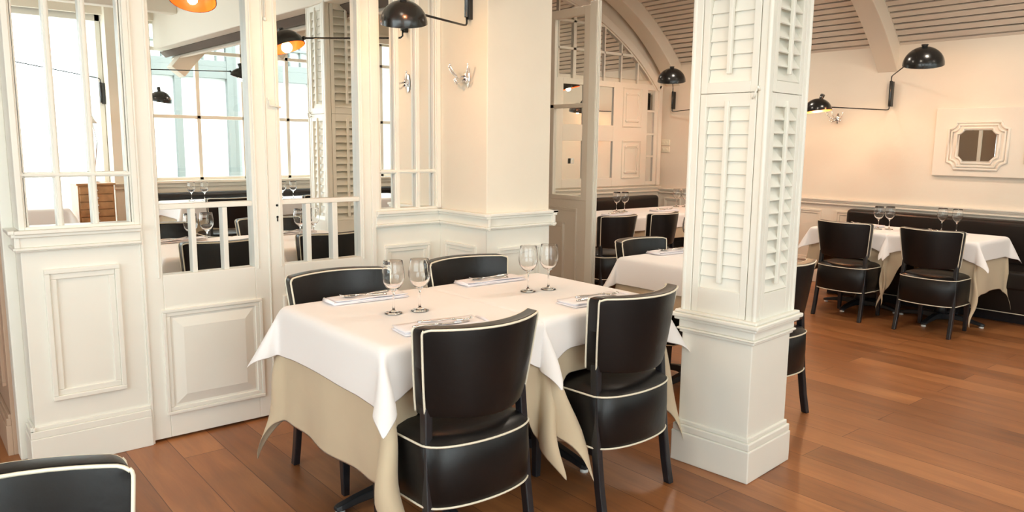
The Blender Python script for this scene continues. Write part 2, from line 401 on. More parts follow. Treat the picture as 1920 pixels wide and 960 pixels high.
# --- far arched wall with mirrors
mb = MB(); mb.box(2.6, XR+.2, YF, YF+.2, 0, 3.6)
struct(mb.build('wall_back', 'wall'))
TB = T_plane((0, YF, 0), (1, 0, 0), (0, 0, 1), (0, -1, 0))
mb = MB(); rail(mb, TB, 2.6, XR, .83, .90); skirting(mb, TB, 2.6, XR, .15)
struct(mb.build('trim_4', 'trimr', bevel=.003))
ACX, ACZ, AR = 5.094, -.123, 3.234
def arcz(x, r=AR): 
    q = r*r-(x-ACX)**2
    return ACZ+math.sqrt(max(q, 0))
arch = empty('arched_mirror_panelling', (5.1, YF, .9))
tag(arch, 'white arched joinery on the far wall with small mirrors and a gridded mirror lunette', 'wall panelling')
inv = Matrix.Translation((-5.1, -YF, -.9))
def A(mb, name, m, **k): 
    o = mb.build(name, m, arch, **k); o.data.transform(inv); return o
# arch frame
mb = MB(); N = 60; xa, xb = 2.75, 7.43
def archband(mb, r0, r1, y0, y1, xs):
    V = []; Fc = []
    for i, a in enumerate(xs):
        for r in (r0, r1):
            for y in (y0, y1): V.append((ACX+r*math.cos(a), y, ACZ+r*math.sin(a)))
    n = len(xs)
    for i in range(n-1):
        o = i*4; p = o+4
        Fc += [(o, o+1, p+1, p), (o+2, p+2, p+3, o+3), (o, p, p+2, o+2), (o+1, o+3, p+3, p+1)]
    Fc += [(0, 2, 3, 1), (4*n-4, 4*n-3, 4*n-1, 4*n-2)]
    mb.add(V, Fc)
a0 = math.acos((7.43-ACX)/AR); angs = [a0+(PI-2*a0)*i/(N-1) for i in range(N)]
archband(mb, AR-.085, AR, YF-.055, YF, angs); archband(mb, AR-.10, AR-.075, YF-.035, YF, angs)
mb.box(7.385, 7.445, YF-.055, YF, .92, 2.12)
mb.box(2.76, 2.82, YF-.055, YF, .92, 2.12)
A(mb, 'arch_frame', 'trimr', bevel=.003)
# lunette mirror + lattice
mb = MB(); pts = [(ACX+(AR-.09)*math.cos(a), ACZ+(AR-.09)*math.sin(a)) for a in angs]
poly = [p for p in pts if p[1] > 2.12]; 
mb.prism([(x, z) for x, z in poly], 0, .010, TB)
A(mb, 'lunette_mirror', 'mirror')
mb = MB()
for xv, w in ((7.009, .02), (6.719, .02), (6.435, .02), (5.96, .045), (5.72, .02), (5.45, .02), (5.15, .045), (4.85, .02), (4.55, .02), (4.2, .045), (3.9, .02), (3.6, .02), (3.3, .02)):
    mb.box(xv-w/2, xv+w/2, YF-.032, YF-.009, 2.12, arcz(xv, AR-.08))
for zz in (2.44, 2.73):
    hw = math.sqrt((AR-.09)**2-(zz-ACZ)**2); mb.box(ACX-hw, ACX+hw, YF-.032, YF-.009, zz-.014, zz+.014)
A(mb, 'lattice', 'trimr', bevel=.002)
# panel zone 0.95..2.12
mb = MB()
def holes(mb, xs, zs, y0, y1, X0, X1, Z0, Z1, T=None):
    """solid board with rectangular holes: xs list of (x0,x1); zs list of (z0,z1), every combination"""
    cx = X0
    for a, b in xs:
        mb.box(cx, a, y0, y1, Z0, Z1); cz = Z0
        for c, d in zs: mb.box(a, b, y0, y1, cz, c); cz = d
        mb.box(a, b, y0, y1, cz, Z1); cx = b
    mb.box(cx, X1, y0, y1, Z0, Z1)
MX = [(3.25, 3.55), (3.73, 4.03), (4.21, 4.51), (4.69, 4.99), (5.31, 5.63), (5.80, 6.118), (6.285, 6.605)]
holes(mb, MX, [(1.02, 1.445), (1.625, 2.062)], YF-.03, YF, 2.82, 7.20, .92, 2.125)
mb.box(7.20, 7.39, YF-.03, YF, .92, .965); mb.box(7.20, 7.39, YF-.03, YF, 2.06, 2.125); mb.box(7.33, 7.39, YF-.03, YF, .965, 2.06)
for zz in (1.269, 1.535, 1.811): mb.box(7.20, 7.34, YF-.03, YF, zz-.012, zz+.012)
TB3 = T_plane((0, YF-.03, 0), (1, 0, 0), (0, 0, 1), (0, -1, 0))
for z0, z1 in ((1.02, 1.445), (1.625, 2.062)):
    moulding(mb, TB3, 6.76, 7.09, z0-.01, z1+.01, .02, .012)
    moulding(mb, TB3, 6.81, 7.04, z0+.05, z1-.05, .03, .012)
    for cx in (6.825, 7.025):
        for cz in (z0+.065, z1-.065): mb.lathe([(.0001, .02), (.016, .016), (.022, 0)], 12, T_plane((cx, YF-.03, cz), (1, 0, 0), (0, 0, 1), (0, -1, 0)))
A(mb, 'panel_board', 'trimr', bevel=.003)
for a, b in MX+[(7.20, 7.33)]:
    for c, d in (((1.02, 1.445), (1.625, 2.062)) if a < 7 else ((.96, 2.065),)):
        g = MB(); g.box(a-.003, b+.003, YF-.012, YF-.006, c-.003, d+.003); A(g, 'mirror_pane', 'mirror')

# --- vault: slatted ceiling + ribs
VCX, VCZ, VR, RR = 5.2, .341, 3.06, 2.905
t0 = math.acos((XR+.02-VCX)/VR)
def arcband(mb, cx, cz, r0, r1, y0, y1, ang, smooth=False):
    V = []; Fc = []
    for a in ang:
        for r in (r0, r1):
            for y in (y0, y1): V.append((cx+r*math.cos(a), y, cz+r*math.sin(a)))
    n = len(ang)
    for i in range(n-1):
        o = i*4; p = o+4
        Fc += [(o, o+1, p+1, p), (o+2, p+2, p+3, o+3), (o, p, p+2, o+2), (o+1, o+3, p+3, p+1)]
    Fc += [(0, 2, 3, 1), (4*n-4, 4*n-3, 4*n-1, 4*n-2)]
    mb.add(V, Fc, smooth)
ang = [t0+(PI-2*t0)*i/79 for i in range(80)]
mb = MB(); arcband(mb, VCX, VCZ, VR+.035, VR+.12, YB-.2, YF+.1, ang)
struct(mb.build('ceiling', 'ceil_dark'))
mb = MB(); pitch = .068/VR; a = t0-.02
while a < PI-t0:
    a1 = a+pitch*.72
    V = [(VCX+r*math.cos(q), y, VCZ+r*math.sin(q)) for q in (a, a1) for r in (VR, VR+.02) for y in (YB, YF)]
    mb.add(V, [(0, 1, 5, 4), (2, 6, 7, 3), (0, 2, 3, 1), (4, 5, 7, 6), (0, 4, 6, 2), (1, 3, 7, 5)])
    a += pitch
mb.build('ceiling_slats', 'ceil', bpy.data.objects['ceiling'])
ra = math.acos((XR-VCX)/RR); rang = [ra+(PI-2*ra)*i/79 for i in range(80)]
for k, (y0, y1) in enumerate(((3.37, 3.56), (5.93, 6.14), (.62, .81), (-1.9, -1.71))):
    mb = MB(); arcband(mb, VCX, VCZ, RR, VR+.02, y0, y1, rang)
    struct(mb.build('trim_%d' % (5+k), 'rib', bevel=.006))
# beam along the column line and flat ceiling of the near room
mb = MB(); mb.box(2.66, 3.04, YB, YF, 2.42, 3.6); struct(mb.build('trim_9', 'flatceil', bevel=.01))
mb = MB(); mb.box(XL-.1, 2.66, YB-.1, YF+1.2, HC, HC+.15)
for yy in (-1.2, .2, 1.6, 3.0): mb.box(XL, 2.66, yy-.07, yy+.07, HC-.14, HC)
fl = struct(mb.build('ceiling', 'flatceil', bevel=.01))
for (x, y, z) in SPOTS:
    g = MB(); g.lathe([(.045, .0), (.05, -.004), (.062, -.004), (.065, 0)], 20, Matrix.Translation((x, y, HC))); g.build('fill_spot_ring', 'chrome', fl)  # rings made up to dress the added fill spots
# --- wall at camera left, with a window
mb = MB(); mb.box(XL-.15, XL, YB, YF+1.2, 0, .7); mb.box(XL-.15, XL, YB, YF+1.2, 2.7, HC); mb.box(XL-.15, XL, YB, -1.6, .7, 2.7); mb.box(XL-.15, XL, 2.8, YF+1.2, .7, 2.7)
mb.box(XL, XR, YF+1.1, YF+1.2, 0, HC)
struct(mb.build('wall_rear', 'plaster'))
mb = MB()
for yv in (-1.6, -.5, .6, 1.7, 2.8): mb.box(XL-.1, XL-.04, yv-.035, yv+.035, .7, 2.7)
for zv in (.7, 1.36, 2.03, 2.7): mb.box(XL-.1, XL-.04, -1.6, 2.8, zv-.03, zv+.03)
w = struct(mb.build('window_3', 'paint_w')); g = MB(); g.box(XL-.075, XL-.07, -1.6, 2.8, .7, 2.7); g.build('window_pane', 'pane', w)
# --- street side window wall (seen in the mirrors)
mb = MB()
mb.box(XL, -.95, YB-.2, YB, 0, HC)
mb.box(-.95, 1.95, YB-.2, YB, 2.75, HC)
mb.box(2.36, XR, YB-.2, YB, 0, .93); mb.box(1.95, XR, YB-.2, YB, 2.75, 3.6); mb.box(XL, 1.95, YB-.2, YB, 2.75, 3.6)
TW = T_plane((0, YB, 0), (1, 0, 0), (0, 0, 1), (0, 1, 0))
mb.box(2.36, XR, YB-.2, YB+.05, .905, .935); mb.box(2.36, XR, YB, YB+.02, .86, .905)
mb.box(XL, XR, YB, YB+.06, 2.73, HC)
struct(mb.build('wall_front', 'plaster', bevel=.004))
mb = MB()
xs = [2.40, 2.62, 3.15, 3.70, 4.27, 4.84, 5.41, 5.98, 6.55, 7.12, 7.46]
for xv in xs: mb.box(xv-.022, xv+.022, YB-.11, YB-.05, .93, 2.75)
for zv in (.95, 1.68, 2.44, 2.73): mb.box(2.36, XR, YB-.11, YB-.05, zv-.02, zv+.02)
w = struct(mb.build('window_4', 'paint', bevel=.003)); g = MB(); g.box(2.36, XR, YB-.083, YB-.078, .93, 2.75); g.build('window_pane', 'pane', w)
mb = MB()
for xv in (-.95, -.02, .93, 1.92): mb.box(xv-.025, xv+.025, YB-.12, YB-.05, 0, 2.75)
for zv in (.04, 2.72): mb.box(-.95, 1.95, YB-.12, YB-.05, zv-.05, zv+.05)
w = struct(mb.build('door_3', 'paint_w', bevel=.003)); g = MB(); g.box(-.95, 1.95, YB-.088, YB-.083, .05, 2.75); g.build('door_pane', 'pane', w)
# pillar between street door and windows
mb = MB(); mb.box(1.95, 2.36, YB-.2, YB+.16, 0, HC); T3 = T_plane((1.95, YB+.16, 0), (1, 0, 0), (0, 0, 1), (0, 1, 0))
rail(mb, T3, -.01, .42, .86, .93); skirting(mb, T3, -.01, .42)
tag(mb.build('window_pillar', 'plaster', bevel=.004), 'beige pillar between the street door and the windows, seen in the left mirror', 'pillar')

# ------------------------------------------------------------------ street outside
mb = MB(); mb.box(-30, 40, -30, YB-.2, -.14, -.02); struct(mb.build('ground', 'pave'))
fac = empty('street_house', (3.8, -5.4, 0)); tag(fac, 'white house across the street seen through the windows in the mirror', 'house')
def Fp(mb, name, m, par=None, **k):
    o = mb.build(name, m, par or fac, **k)
    if par is None: o.data.transform(Matrix.Translation((-3.8, 5.4, 0)))
    return o
mb = MB(); mb.box(2.6, 24, -6.2, -5.4, 0, 4.2)
Fp(mb, 'wall', 'facade')
for bx in (3.15, 5.45, 7.8):
    mb = MB()
    for a in (0, .83, 1.66): mb.box(bx+a-.05, bx+a+.05, -5.40, -5.30, 0, 3.35)
    mb.box(bx-.12, bx-.05, -5.40, -5.33, 0, 3.4); mb.box(bx+1.71, bx+1.78, -5.40, -5.33, 0, 3.4)
    for zz, h in ((.35, .35), (2.50, .09), (2.64, .05), (2.95, .02), (3.3, .08)): mb.box(bx, bx+1.66, -5.40, -5.31, zz-h, zz+h)
    for q in (.2, .42, .62, 1.03, 1.25, 1.46): mb.box(bx+q-.012, bx+q+.012, -5.40, -5.32, 2.6, 3.3)
    Fp(mb, 'double_door', 'facade_trim', bevel=.004)
    g = MB(); g.box(bx+.05, bx+.78, -5.40, -5.385, .7, 2.42); g.box(bx+.88, bx+1.61, -5.40, -5.385, .7, 2.42); g.box(bx+.05, bx+1.61, -5.40, -5.385, 2.68, 3.22)
    Fp(g, 'door_glass', 'outglass')

# ------------------------------------------------------------------ glazed partition beside the pilaster
part = empty('glazed_partition', (3.62, 3.52, 0)); tag(part, 'beige framed glass partition standing beyond the pilaster with a panelled lower half', 'partition')
def Pp(mb, name, m, **k):
    o = mb.build(name, m, part, **k); o.data.transform(Matrix.Translation((-3.62, -3.52, 0))); return o
mb = MB(); mb.box(3.582, 3.622, 3.515, 3.575, 0, 2.31)
for o_ in (.001, .015, .029): mb.box(3.583+o_, 3.591+o_, 3.509, 3.516, 0, 2.31)
Pp(mb, 'post', 'paint_w', bevel=.003)
mb = MB(); mb.box(3.588, 3.618, 3.575, 3.63, 1.03, 2.29); mb.box(3.588, 3.618, 3.63, 6.15, 2.235, 2.29); mb.box(3.588, 3.618, 3.63, 6.15, 1.03, 1.06)
mb.box(3.588, 3.618, 3.63, 6.15, 1.645, 1.672)
for yv in (3.93, 4.7, 5.5, 6.12): mb.box(3.588, 3.618, yv-.02, yv+.02, 1.06, 2.235)
Pp(mb, 'glazing_frame', 'trimr', bevel=.003)
g = MB(); g.box(3.601, 3.605, 3.62, 6.12, 1.05, 2.245); Pp(g, 'glass_pane', 'pane')
mb = MB(); mb.box(3.594, 3.616, 3.575, 6.15, 0, 1.03)
TP = T_plane((3.594, 3.575, 0), (0, 1, 0), (0, 0, 1), (-1, 0, 0))
for o_ in (0, 1.25):
    moulding(mb, TP, .09+o_, 1.19+o_, .10, .975, .022, .012); moulding(mb, TP, .21+o_, 1.07+o_, .2, .87, .03, .018)
Pp(mb, 'panelling', 'trimr', bevel=.003)

# ------------------------------------------------------------------ the shuttered column
ca = math.radians(5.0); column = empty('shuttered_column', (2.847, 1.887, 0), ca)
tag(column, 'white square column clad in louvred shutters on a tall panelled plinth, in the middle of the room', 'column')
mb = MB(); mb.box(-.19, .19, -.19, .19, 0, .14); mb.box(-.186, .186, -.186, .186, .14, .172); mb.box(-.177, .177, -.177, .177, .172, .192)
mb.build('base', 'paint_w', column, bevel=.005)
mb = MB(); mb.box(-.168, .168, -.168, .168, .19, .60); mb.build('plinth', 'paint_w', column, bevel=.004)
mb = MB()
for h, z0, z1 in ((.178, .590, .603), (.188, .603, .613), (.180, .613, .648), (.196, .648, .662), (.207, .662, .680), (.195, .680, .692)): mb.box(-h, h, -h, h, z0, z1)
mb.build('capping', 'paint_w', column, bevel=.005)
mb = MB(); mb.box(-.135, .135, -.135, .135, .69, 2.45)
for sx in (-1, 1):
    for sy in (-1, 1):
        mb.box(min(sx*.172, sx*.13), max(sx*.172, sx*.13), min(sy*.172, sy*.13), max(sy*.172, sy*.13), .69, 2.45)
        cx, cyy = sx*.168, sy*.168
        mb.tube([(cx, cyy, .69), (cx, cyy, 2.45)], .011, 8)
mb.build('shaft', 'paint_w', column, bevel=.004)
for fi in range(4):
    R4 = Matrix.Rotation(fi*PI/2, 4, 'Z')
    # plane facing -Y then rotated: fi 0 = -Y, 3 = -X
    T = R4 @ T_plane((0, -.135, 0), (1, 0, 0), (0, 0, 1), (0, -1, 0))
    openl = fi in (0, 2)
    for (z0, z1, l0, l1) in ((.692, 1.615, .80, 1.56), (1.615, 2.45, 1.66, 2.38)):
        mb = MB(); wd = .127; lw = .098; d = .036
        mb.box(-wd, -lw, z0, z1-.002, 0, d, T); mb.box(lw, wd, z0, z1-.002, 0, d, T)
        mb.box(-lw, lw, z0, l0, 0, d, T); mb.box(-lw, lw, l1, z1-.002, 0, d, T)
        sh = mb.build('shutter', 'paint_w', column, bevel=.002)
        mb = MB(); n = int(round((l1-l0)/.054)); pz = (l1-l0)/n
        tilt = math.radians(33 if openl else 12)
        for i in range(n):
            zc = l0+(i+.5)*pz
            L = Matrix.Translation((0, zc, .017 if not openl else .016)) @ Matrix.Rotation(-tilt if True else 0, 4, 'X')
            mb.box(-lw+.001, lw-.001, -pz*.56, pz*.56, -.0035, .0035, T @ L)
        mb.build('louvres', 'paint_w', sh, bevel=.0015)
        mb = MB(); mb.box(-.009, .009, l0+.03, min(l1+.024, z1-.01), .030 if openl else .027, .046, T)
        mb.build('tilt_rod', 'paint_w', sh, bevel=.003)
g = MB(); T = Matrix.Rotation(3*PI/2, 4, 'Z') @ T_plane((0, -.171, 0), (1, 0, 0), (0, 0, 1), (0, -1, 0))
g.tube([T @ Vector(p) for p in ((.115, 1.60, .002), (.118, 1.588, .018), (.128, 1.60, .024), (.137, 1.625, .022))], .004); g.tube([T @ Vector(p) for p in ((.137, 1.62, 0), (.137, 1.635, .015))], .005)
g.build('shutter_hook', 'paint_w', column)

# ------------------------------------------------------------------ dining chair
def rr(poly, r, n=4): return poly
BACK_R = None
def back_y(x, hw=.235, sag=.095): return -.20 - sag*(1-(x/hw)**2)
def make_chair():
    root = empty('dining_chair')
    # seat: D shaped cushion, curved at the rear
    poly = []
    for i in range(25):
        t = -1+2*i/24; x = .218*math.sin(t*PI/2); poly.append((x, -.165-.105*math.cos(t*PI/2)**.8 if abs(t) < 1 else -.165))
    poly += [(.225, -.02), (.222, .17), (.19, .215), (-.19, .215), (-.222, .17), (-.225, -.02)]
    z0, z1 = .245, .455
    mb = MB(); n = len(poly)
    rings = [(.985, z0), (1.0, z0+.006), (1.012, (z0+z1)/2), (1.0, z1-.004), (.985, z1), (.93, z1+.018), (.75, z1+.03), (.4, z1+.036), (.01, z1+.038)]
    V = [(x*s, (y+.02)*s-.02, z) for s, z in rings for x, y in poly]; Fc = []
    for j in range(len(rings)-1):
        for i in range(n): k = (i+1) % n; Fc.append((j*n+i, j*n+k, (j+1)*n+k, (j+1)*n+i))
    Fc.append(tuple(range(n))[::-1]); Fc.append(tuple((len(rings)-1)*n+i for i in range(n)))
    mb.add(V, Fc, True); seat = mb.build('seat', 'leather', root)
    mb = MB()
    for zz in (z0+.003, z1-.002): mb.tube([(x*1.004, (y+.02)*1.004-.02, zz) for x, y in poly], .0038, 6, closed=True)
    mb.build('piping', 'piping', seat)
    # back: curved padded panel
    zb, zt = .545, .842
    US = [0, .012, .028, .048, .075, .11, .17, .25, .34, .43, .5]; US = US+[1-q for q in US[-2::-1]]; nx = len(US)-1
    VS_ = [0, .02, .05, .12, .25, .4, .55, .7, .82, .89, .93, .96, .985, 1.0]; nz = len(VS_)-1; CR = .024
    def bp(u, v, side):      # u,v 0..1 ; side 0 rear,1 front
        hw = .203+(.237-.203)*v**.8; x = (-1+2*u)*hw
        lean = -.035*(v-.5)
        y = -.20-.095*(1-(2*u-1)**2)+lean+ (.0 if side == 0 else .048)
        pad = .010*math.sin(PI*min(max(u, 0), 1))**.5*math.sin(PI*v)**.5
        y += -pad if side == 0 else pad
        z = zb+(zt-zb)*v - .010*(1-(2*u-1)**2)*(1-v)
        px, pz = abs(x)-(hw-CR), z-(zt-CR)
        if px > 0 and pz > 0:
            k = max(px, pz)/math.hypot(px, pz); x = math.copysign(hw-CR+px*k, x); z = zt-CR+pz*k
        return (x, y, z)
    V = []; Fc = []
    for s in (0, 1):
        for j in range(nz+1):
            for i in range(nx+1): V.append(bp(US[i], VS_[j], s))
    st = (nx+1)*(nz+1)
    for s in (0, 1):
        for j in range(nz):
            for i in range(nx):
                a = s*st+j*(nx+1)+i; q = (a, a+1, a+nx+2, a+nx+1); Fc.append(q)
    for i in range(nx):
        Fc.append((i, i+1, st+i+1, st+i)); a = nz*(nx+1)+i; Fc.append((a, a+1, st+a+1, st+a))
    for j in range(nz):
        a = j*(nx+1); b = a+nx+1; Fc.append((a, b, st+b, st+a)); a += nx; b += nx; Fc.append((a, b, st+b, st+a))
    mb = MB(); mb.add(V, Fc, True); back = mb.build('backrest', 'leather', root, bevel=.006, seg=3)
    mb = MB()
    def loop(s, e):
        P = []
        top = [(u, 1.0) for u in US]; lf = [(0, v) for v in VS_[1:-1]]; rt = [(1, v) for v in VS_[-2:0:-1]]
        for (u, v) in lf+top+rt:
            x, y, z = bp(u, min(v, 1), s); P.append((x*(1-.0*e), y+(-.0035 if s == 0 else .0035), z-.005 if v >= 1 else z))
        return P
    mb.tube(loop(0, 1), .0038, 6); mb.tube(loop(1, 1), .0038, 6)
    mb.build('piping', 'piping', back)
    # rear legs, swept, running up the outside of the seat to the backrest
    for s in (-1, 1):
        path = [(.208, -.240, 0), (.206, -.220, .10), (.204, -.203, .22), (.202, -.192, .34), (.199, -.184, .45), (.194, -.176, .575)]
        mb = MB(); V = []; Fc = []
        for (x, y, z) in path:
            w, d = .014, .017
            V += [(s*x-w, y-d, z), (s*x+w, y-d, z), (s*x+w, y+d, z), (s*x-w, y+d, z)]
        for i in range(len(path)-1):
            for k in range(4): l = (k+1) % 4; Fc.append((i*4+k, i*4+l, i*4+4+l, i*4+4+k))
        Fc += [(3, 2, 1, 0), tuple(range(4*len(path)-4, 4*len(path)))]
        mb.add(V, Fc); leg = mb.build('leg', 'legs', root, bevel=.004)
        g = MB(); g.lathe([(.0001, .004), (.004, .003), (.006, 0)], 10, T_plane((s*.2005, -.2065, .40), (1, 0, 0), (0, 0, 1), (0, -1, 0))); g.build('bolt', 'bolt', leg)
        mb = MB(); mb.add([(s*.17-w*1, .175-w, 0) for w in ()], [])
        V = []
        for z, w in ((0, .013), (.26, .019)): V += [(s*.175-w, .165-w, z), (s*.175+w, .165-w, z), (s*.175+w, .165+w, z), (s*.175-w, .165+w, z)]
        mb.add(V, [(3, 2, 1, 0), (4, 5, 6, 7), (0, 1, 5, 4), (1, 2, 6, 5), (2, 3, 7, 6), (3, 0, 4, 7)]); mb.build('leg', 'legs', root, bevel=.003)
    return root
chair0 = make_chair(); _chair_used = False
def chair(x, y, deg, label, group, scale=1.0):
    """x,y = centre; deg 0 faces +Y"""
    global _chair_used
    rz = math.radians(deg)
    if not _chair_used:
        _chair_used = True; chair0.location = (x, y, 0); chair0.rotation_euler = (0, 0, rz); chair0.scale = (scale,)*3
        return tag(chair0, label, 'chair', group)
    return dup(chair0, (x, y, 0), rz, scale, label, 'chair', group)

# ------------------------------------------------------------------ tables and cloths
def make_table(a, b, h, name='dining_table'):
    root = empty(name)
    mb = MB(); mb.box(-a+.004, a-.004, -b+.004, b-.004, h-.030, h-.006); mb.build('tabletop', 'board', root, bevel=.003)
    mb = MB(); mb.lathe([(.0001, .07), (.05, .07), (.042, .11), (.034, .14), (.034, h-.06), (.12, h-.045), (.12, h-.030), (.0001, h-.030)], 20); mb.build('pedestal', 'iron', root)
    mb = MB()
    for k in range(4):
        T = Matrix.Rotation(PI/4*0+k*PI/2, 4, 'Z')
        prof = [(.02, .055, .030, .032), (.12, .060, .026, .024), (.24, .044, .022, .018), (.31, .030, .022, .014), (.33, .026, .016, .010)]
        V = []
        for (x, z, w, hh) in prof: V += [(x, -w, z-hh), (x, w, z-hh), (x, w*.8, z+hh*.6), (x, -w*.8, z+hh*.6)]
        Fc = []
        for i in range(len(prof)-1):
            for q in range(4): l = (q+1) % 4; Fc.append((i*4+q, i*4+l, i*4+4+l, i*4+4+q))
        Fc += [(0, 1, 2, 3), tuple(range(4*len(prof)-4, 4*len(prof)))]
        mb.add([T @ Vector(p) for p in V], Fc)
    base = mb.build('base', 'iron', root, bevel=.005)
    for k in range(4):
        T = Matrix.Rotation(k*PI/2, 4, 'Z'); p = T @ Vector((.308, 0, 0))
        g = MB(); g.lathe([(.0001, 0), (.018, 0), (.018, .010), (.008, .012), (.008, .022), (.0001, .022)], 14, Matrix.Translation(p)); g.build('glide', 'glide', base)
    return root
def smooth(e0, e1, x):
    t = min(1, max(0, (x-e0)/(e1-e0))); return t*t*(3-2*t)
def cloth(name, m, loc, a, b, h, ov, corner=None, seam=None, rip=(0, 0), seed=0, flare=.05, petal=.45, nseg=7, mids=None, spread=.62, pets=None):
    """ov = overhang (left,right,front,back) near the corners; mids = overhang mid side (same order);
    corner: dict of key 'lf','rf','lb','rb' -> angle (deg) of the hanging fold in plan, seam: sides with almost no flare"""
    rnd = random.Random(seed)
    oL, oR, oF, oB = ov; mids = mids or ov; mL, mR, mF, mB = mids
    def axis(c, o0, o1, nin):
        L = [(-c, nseg-k) for k in range(0)]
        out = []
        for k in range(nseg, 0, -1): out.append((-1, k/nseg))
        for k in range(nin+1): out.append((0, -c+2*c*k/nin))
        for k in range(1, nseg+1): out.append((1, k/nseg))
        return out
    U = axis(a, oL, oR, 22); Vv = axis(b, oF, oB, 22)
    ph = [rnd.uniform(0, 6) for _ in range(8)]
    cdef = {'lf': 225, 'rf': 315, 'lb': 135, 'rb': 45}
    if corner: cdef.update(corner)
    seam = seam or ''
    RC = .014
    def side(s, d):          # d = dropped length along the cloth, returns (out, down) with a rounded edge
        q = RC*PI/2
        if d < q: return RC*math.sin(d/RC), RC*(1-math.cos(d/RC))
        return RC, RC+(d-q)
    def P(uu, vv):
        su, uu_ = uu; sv, vv_ = vv
        if su == 0 and sv == 0: return (uu_, vv_, 0)
        if su != 0 and sv == 0:
            k = smooth(.62, .98, abs(vv_)/b)
            c, mm = (oL, mL) if su < 0 else (oR, mR)
            d = uu_*(mm+(c-mm)*k); out, dn = side(su, d)
            fl = .1 if ('l' if su < 0 else 'r') in seam else 1
            rp = rip[0]*fl*(d/max(c, .01))*math.sin(rip[1]*vv_+ph[0 if su < 0 else 1])*(1-k**2)
            return (su*(a+out-RC*.0+flare*d*fl+rp), vv_, -dn*.995)
        if sv != 0 and su == 0:
            k = smooth(.62, .98, abs(uu_)/a)
            c, mm = (oF, mF) if sv < 0 else (oB, mB)
            d = vv_*(mm+(c-mm)*k); out, dn = side(sv, d)
            rp = rip[0]*(d/max(c, .01))*math.sin(rip[1]*uu_+ph[2 if sv < 0 else 3])*(1-k**2)
            return (uu_, sv*(b+out+flare*d+rp), -dn*.995)
        ou = oL if su < 0 else oR; ob = oF if sv < 0 else oB
        du, dv = uu_*ou, vv_*ob
        r = math.hypot(du, dv); th = math.atan2(dv, du)
        key = ('l' if su < 0 else 'r')+('f' if sv < 0 else 'b'); ps0 = math.radians(cdef[key])
        q = RC*PI/2; e = (RC*math.sin(r/RC) if r < q else RC)
        fl1 = flare*(.1 if key[0] in seam else 1)
        w = th/(PI/2)
        s1 = (su*(e+fl1*r), 0); s2 = (0, sv*(e+flare*r))
        bx = s1[0]*(1-w)+s2[0]*w; by = s1[1]*(1-w)+s2[1]*w
        s2t = max(0, math.sin(2*th))**.8
        pr = (pets or {}).get(key, (petal, 0))[0]*s2t
        rho = pr*max(0, r-.01)
        # orientation of travel: th 0 is on the u side
        ang_u = 0 if su > 0 else PI; ang_v = PI/2 if sv > 0 else -PI/2
        dlt = (ang_v-ang_u+PI) % (2*PI)-PI
        ps = ps0 + (th-PI/4)/(PI/2)*dlt*((pets or {}).get(key, (0, spread))[1])
        wig = .10*r*math.sin(r*16+ph[4])*s2t
        dn = math.sqrt(max(r*r-rho*rho-(e*.6)**2, 0))
        return (su*a+bx+rho*math.cos(ps)-wig*math.sin(ps0)*.5, sv*b+by+rho*math.sin(ps)+wig*math.cos(ps0)*.5, -dn*.995)
    V = [P(u, v) for v in Vv for u in U]; nu = len(U)
    Fc = [(j*nu+i, j*nu+i+1, (j+1)*nu+i+1, (j+1)*nu+i) for j in range(len(Vv)-1) for i in range(nu-1)]
    mb = MB(); mb.add(V, Fc, True)
    o = mb.build(name, m, None, solid=.0016, subsurf=1, loc=(loc[0], loc[1], h))
    o.rotation_euler = (0, 0, loc[2] if len(loc) > 2 else 0)
    return o

tabs = {}
def table_set(key, cx, cy, a, b, h, rz, where, cat_group, near_seed, white, beige, wc=None, bc=None, seam='', wm=None, bm=None, rip=(.012, 15), pets=None):
    t = make_table(a, b, h-.006)
    t.location = (cx, cy, 0); t.rotation_euler = (0, 0, rz)
    tag(t, 'dining table '+where, 'table', cat_group)
    ub = cloth('under_cloth', 'bcloth', (cx, cy, rz), a+.001, b+.001, h-.003, beige, corner=bc, seam=seam, rip=rip, seed=near_seed, petal=.11, mids=bm, flare=.008, pets=pets)
    tag(ub, 'beige undercloth of the table '+where, 'tablecloth', 'beige undercloths')
    wt = cloth('tablecloth', 'wcloth', (cx, cy, rz), a+.010, b+.010, h, white, corner=wc, seam=seam, rip=(.004, 11), seed=near_seed+50, petal=.46, mids=wm, flare=.07, spread=1.0)
    tag(wt, 'white top cloth of the table '+where, 'tablecloth', 'white top cloths')
    tabs[key] = (cx, cy, h)

# main tables
table_set('T1', 1.542, 2.505, .333, .392, .745, 0, 'in front of the mirrored doors', 'dining tables', 3,
          (.21, .2, .20, .2), (.49, .40, .49, .50), wc={'lf': 248, 'rf': 262, 'lb': 160, 'rb': 85}, bc={'lf': 255, 'rf': 268, 'lb': 118, 'rb': 95}, seam='r', wm=(.2, .17, .145, .14), bm=(.50, .3, .25, .25), pets={'lf': (.26, 1.0), 'rf': (.26, .9), 'lb': (.2, 1.0)})
table_set('T2', 2.232, 2.505, .333, .392, .745, 0, 'in front of the pilaster, next to the shuttered column', 'dining tables', 8,
          (.2, .21, .20, .2), (.44, .50, .50, .40), wc={'lf': 272, 'rf': 320, 'lb': 95, 'rb': 30}, bc={'lf': 296, 'rf': 320, 'lb': 85, 'rb': 30}, seam='l', wm=(.17, .2, .14, .14), bm=(.3, .45, .25, .25), pets={'lf': (.36, 1.1), 'rf': (.2, .8)})
# table behind the column
table_set('T3', 3.665, 2.70, .305, .34, .742, 0, 'behind the shuttered column', 'dining tables', 14,
          (.17, .17, .17, .17), (.30, .30, .3, .3), wc={'lb': 170}, wm=(.17, .17, .17, .17), bm=(.28, .28, .24, .24))
